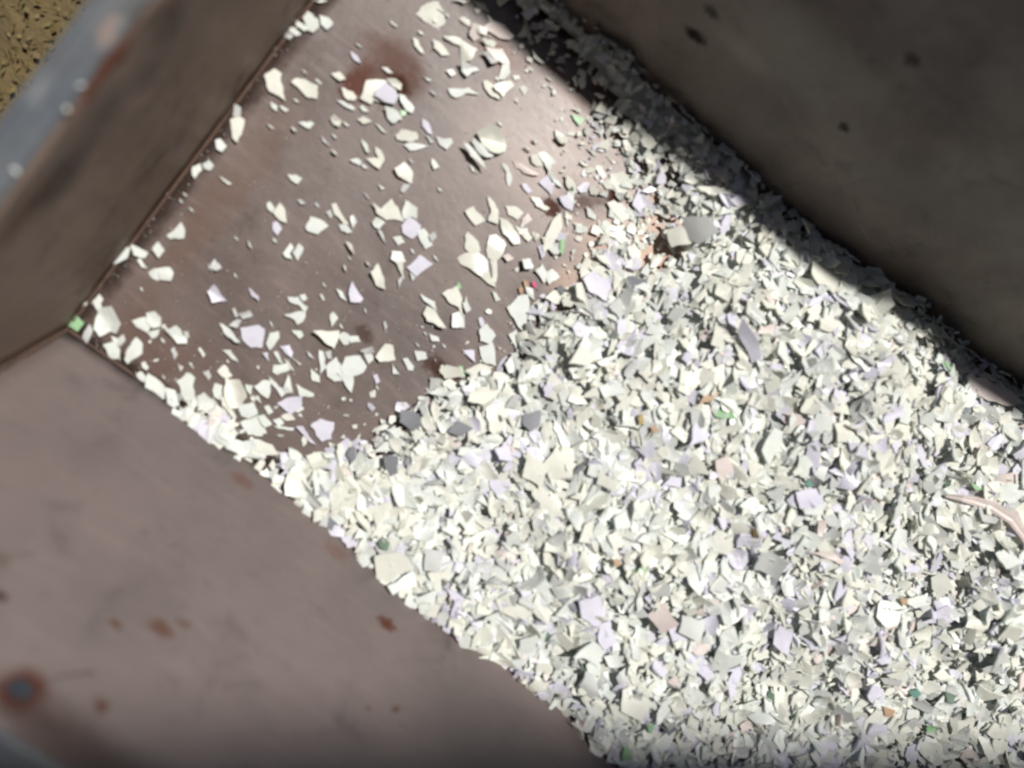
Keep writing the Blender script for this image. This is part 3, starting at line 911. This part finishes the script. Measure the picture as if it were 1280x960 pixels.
for (sz, tn, sh, an), qs in buckets.items():
    qs.sort(key=lambda q: q['x'])
    for i, q in enumerate(qs):
        q['label'] = f'{sz} {tn} {sh} chip {an}' + ((', nearest the end wall' if i == 0 else f', {ORD[i]} from end wall') if len(qs) > 1 else '')
def place(q):
    th_ = rnd.uniform(.0014, .0024)
    V, F, c = chip(q['p'], th_, q['bend'], rnd.uniform(0, 3.14), True)
    o = mesh_obj('plastic_chip', V, F, MAT[q['c']])
    m = q['R'].to_4x4(); m.translation = Vector(q['loc']); o.matrix_world = m
    o.data.polygons.foreach_set('use_smooth', [abs(p.normal.z) > .7 for p in o.data.polygons])
    tag(o, q['label'], 'chip', 'large plastic chips on the heap' if q['heap'] else 'plastic chips scattered on the bin floor')
for q in indiv: place(q)

# long curled strip at the right edge of the photo
cl = [(1.108, .546), (1.125, .556), (1.143, .564), (1.167, .573), (1.196, .574), (1.225, .566), (1.255, .552), (1.275, .54)]
V, F = [], []
for i, (x, y) in enumerate(cl):
    a = cl[max(0, i - 1)]; b = cl[min(len(cl) - 1, i + 1)]; d = Vector((b[0] - a[0], b[1] - a[1], 0)).normalized(); n = Vector((-d.y, d.x, 0))
    w_ = .0022 + .0055 * math.sin(math.pi * min(1, (i + .4) / 7)); z = hh(x, y) + .019 + .004 * math.sin(2 * i)
    for (s, dz) in ((-1, -.0010), (-.5, .0006), (0, .0000), (.5, .0014), (1, .0024)): V.append(Vector((x, y, z + dz)) + n * w_ * s)
    for (s, dz) in ((1, .0010), (0, -.0014), (-1, -.0024)): V.append(Vector((x, y, z + dz)) + n * w_ * s * .96)
for i in range(len(cl) - 1):
    for j in range(8): F.append((i * 8 + j, i * 8 + (j + 1) % 8, (i + 1) * 8 + (j + 1) % 8, (i + 1) * 8 + j))
F += [tuple(range(7, -1, -1)), tuple((len(cl) - 1) * 8 + j for j in range(8))]
tag(mesh_obj('plastic_strip', V, F, MAT['p']), 'long curled pinkish white plastic strip lying on the heap at the right photo edge', 'strip')

# ------------------------------------------------------------------ the countless small chips of the heap: one object
V, F, MI = [], [], []
KI = {k: i for i, k in enumerate(MKEYS)}; KI['P'] = KI['p']; KI['L'] = KI['l']
def add(poly, th_, bend, axis, loc, R, k, fine=False):
    v, f, _ = chip(poly, th_, bend, axis, fine); b = len(V)
    L = Vector(loc); V.extend([R @ q + L for q in v]); F.extend([tuple(b + i for i in q) for q in f]); MI.extend([KI[k]] * len(f))
for q in rest: add(q['p'], .0016, q['bend'], rnd.uniform(0, 3), q['loc'], q['R'], q['c'], True)
def heapchip(x, y, d, zoff, sig):
    ang = math.radians(min(85, abs(rnd.gauss(0, sig)))); az = rnd.uniform(0, 6.28)
    add(rand_poly(rnd, d), rnd.choice((.0010, .0014, .0018, .0030)), rnd.choice((-1, 1)) * rnd.uniform(0, 30), rnd.uniform(0, 3.14), (x, y, hh(x, y) + zoff), tilt_matrix(hnorm(x, y), ang, az), tint(rnd), d > .018)
N = 13500; placed = 0
while placed < N:
    x = rnd.uniform(.09, 1.66); y = rnd.uniform(-.045, .775)
    if (y < (x - .95) * .54 - .12 or x > 1.58 - (y - .3) * .7) and rnd.random() < .8: continue
    d_ = sd_front(x, y)
    if d_ < .0: continue
    h = hh(x, y)
    if y < yb(h) + .001 or y > yc(h) - .004: continue
    if d_ < .05 and y > .1 and rnd.random() > .22 + .78 * d_ / .05: continue
    if x < .36 and y < .2 and rnd.random() < (.1 if y < .035 else .6): continue
    pk = math.exp(-(((x - .575) / .060) ** 2 + ((y - .565) / .042) ** 2))
    if rnd.random() < pk * .80: continue
    placed += 1
    s = rnd.random()
    d = rnd.uniform(.007, .013) if s < .16 else rnd.uniform(.013, .024) if s < .50 else rnd.uniform(.024, .038)
    if d_ < .02: d *= .8
    if y > .60 and x < .7: d *= .72
    d *= 1 + .6 * noise.noise(Vector((x * 9, y * 9, 20))) - .35 * pk
    lay = rnd.random()
    zoff = (-.010 * rnd.random() if lay < .55 else .002 + .005 * rnd.random()) + d * .12
    if h < .02: zoff = max(zoff, .001 - h * .3)
    heapchip(x, y, d, zoff, 25)
# loose chips between the drift and the bare floor
for i in range(1100):
    x = rnd.uniform(.06, .6); y = rnd.uniform(.0, .70); d_ = sd_front(x, y)
    if d_ > 0 or rnd.random() > math.exp(d_ / (.03 if x < .42 and y < .6 else .05)): continue
    d = rnd.uniform(.003, .008) if rnd.random() < .75 else rnd.uniform(.008, .016); ang = math.radians(abs(rnd.gauss(0, 14)))
    add(rand_poly(rnd, d), .0013, 0, 0, (x, y, .0015 + d * .5 * math.sin(ang)), tilt_matrix(Vector((0, 0, 1)), ang, rnd.uniform(0, 6.28)), tint(rnd))
for i in range(600):                       # thinning scatter over the dusty patch
    x = rnd.uniform(.38, .62); y = rnd.uniform(.47, .69); d_ = sd_front(x, y)
    if rnd.random() > math.exp(-abs(d_) / .045): continue
    d = rnd.uniform(.004, .012) if rnd.random() < .75 else rnd.uniform(.012, .022); ang = math.radians(abs(rnd.gauss(0, 16)))
    add(rand_poly(rnd, d), .0013, rnd.uniform(-12, 12), 0, (x, y, max(0, hh(x, y)) + .0025 + d * .5 * math.sin(ang)), tilt_matrix(Vector((0, 0, 1)), ang, rnd.uniform(0, 6.28)), tint(rnd))
# core under the chips
b = len(V); cols = NX + 1; okv = {}
for j in range(NY):
    for i in range(NX):
        quad = [(i, j), (i + 1, j), (i + 1, j + 1), (i, j + 1)]
        pts = []
        for (a, c) in quad:
            x = X0 + (X1 - X0) * a / NX; y = Y0 + (Y1 - Y0) * c / NY; z = HG[c][a] - .009; pts.append((x, y, z))
        if all(q[2] > .006 and yb(q[2]) + .002 < q[1] < yc(q[2]) - .002 and q[0] < LEN - .01 for q in pts):
            ids = []
            for k_, q in zip(quad, pts):
                if k_ not in okv: okv[k_] = len(V); V.append(Vector(q))
                ids.append(okv[k_])
            F.append(tuple(ids)); MI.append(KI['w'])
tag(mesh_obj('plastic_chips', V, F, mats=[MAT[k] for k in MKEYS], midx=MI), 'mass of small broken white plastic chips heaped in the steel bin', 'plastic chips', kind='stuff')

# fine crumbs and dust grains on floor and walls
V, F, MI = [], [], []
cm = [MAT['w'], MAT['c'], MAT['p'], M_weld]
def crumb(p, s, k):
    b = len(V); a = rnd.uniform(0, 6.28); e = rnd.uniform(.4, 1)
    for i in range(3): V.append(p + Vector((math.cos(a + 2.1 * i) * s, math.sin(a + 2.1 * i) * s * e, 0)))
    V.append(p + Vector((0, 0, s * .7))); F.extend([(b, b + 1, b + 3), (b + 1, b + 2, b + 3), (b + 2, b, b + 3), (b + 2, b + 1, b)]); MI.extend([k] * 4)
for i in range(2600):
    x = rnd.uniform(.0, .62); y = rnd.uniform(.0, .725)
    if sd_front(x, y) > .03: continue
    near = math.exp(min(0, sd_front(x, y)) / .12)
    if rnd.random() > .25 + near: continue
    crumb(Vector((x, y, .0012)), rnd.choice((.0004, .0006, .0009, .0014)), rnd.choices(range(4), (4, 4, 2, 4))[0])
for i in range(160):                       # in the seam by the end wall
    crumb(Vector((abs(rnd.gauss(0, .006)) + .004, rnd.uniform(.01, .72), .002)), rnd.uniform(.0005, .0016), rnd.choices(range(4), (2, 2, 1, 4))[0])
for i in range(160):
    crumb(Vector((rnd.uniform(.02, .2), abs(rnd.gauss(0, .006)) + .004, .002)), rnd.uniform(.0005, .0014), rnd.choices(range(4), (2, 2, 1, 4))[0])
tag(mesh_obj('plastic_crumbs', V, F, mats=cm, midx=MI), 'fine plastic crumbs and rust grains dusting the bare bin floor', 'crumbs', kind='stuff')

# chips caught on the end wall rim
RC = [((-.012, .388), .013, 'c', 'cream chip on end wall rim at top photo edge'), ((-.020, .381), .009, 'w', 'small white chip beside the cream one on the rim'),
      ((-.008, .286), .007, 'w', 'narrow white chip on rim edge by the rust mark'), ((-.006, .262), .006, 'w', 'narrow white sliver on rim below the rust mark'),
      ((-.010, .192), .010, 'w', 'white chip on the rim near the left photo edge'), ((-.018, .170), .007, 'w', 'tiny white chip on rim at the left photo edge')]
RC2 = (.637, .7975, .162)
V, F, c = chip(rand_poly(rnd, .010), .001, 0, 0, True)
o = mesh_obj('plastic_chip', V, F, MAT['y']); m = Vector((0, 0, 1)).rotation_difference(Vector((0, -1, TB)).normalized()).to_matrix().to_4x4(); m.translation = Vector(RC2); o.matrix_world = m
tag(o, 'tiny grey chip stuck to the shaded side wall beside a dark spot', 'chip')
for (xy, d, k, lab) in RC:
    p = rand_poly(rnd, d * .8); V, F, c = chip(p, .0015, 4, 0.3, True)
    o = mesh_obj('plastic_chip', V, F, MAT[k]); o.location = (xy[0], xy[1], HA + .0068); o.rotation_euler = (rnd.uniform(-.12, .12), rnd.uniform(-.12, .12), rnd.uniform(0, 6))
    tag(o, lab, 'chip', 'plastic chips caught on the rim')

scene.render.engine = 'CYCLES'
print('individual chips', len(indiv), 'smallest mm2', min(q['A'] for q in indiv) * 1e6, 'unique labels', len({q['label'] for q in indiv}), 'max words', max(len(q['label'].split()) for q in indiv))
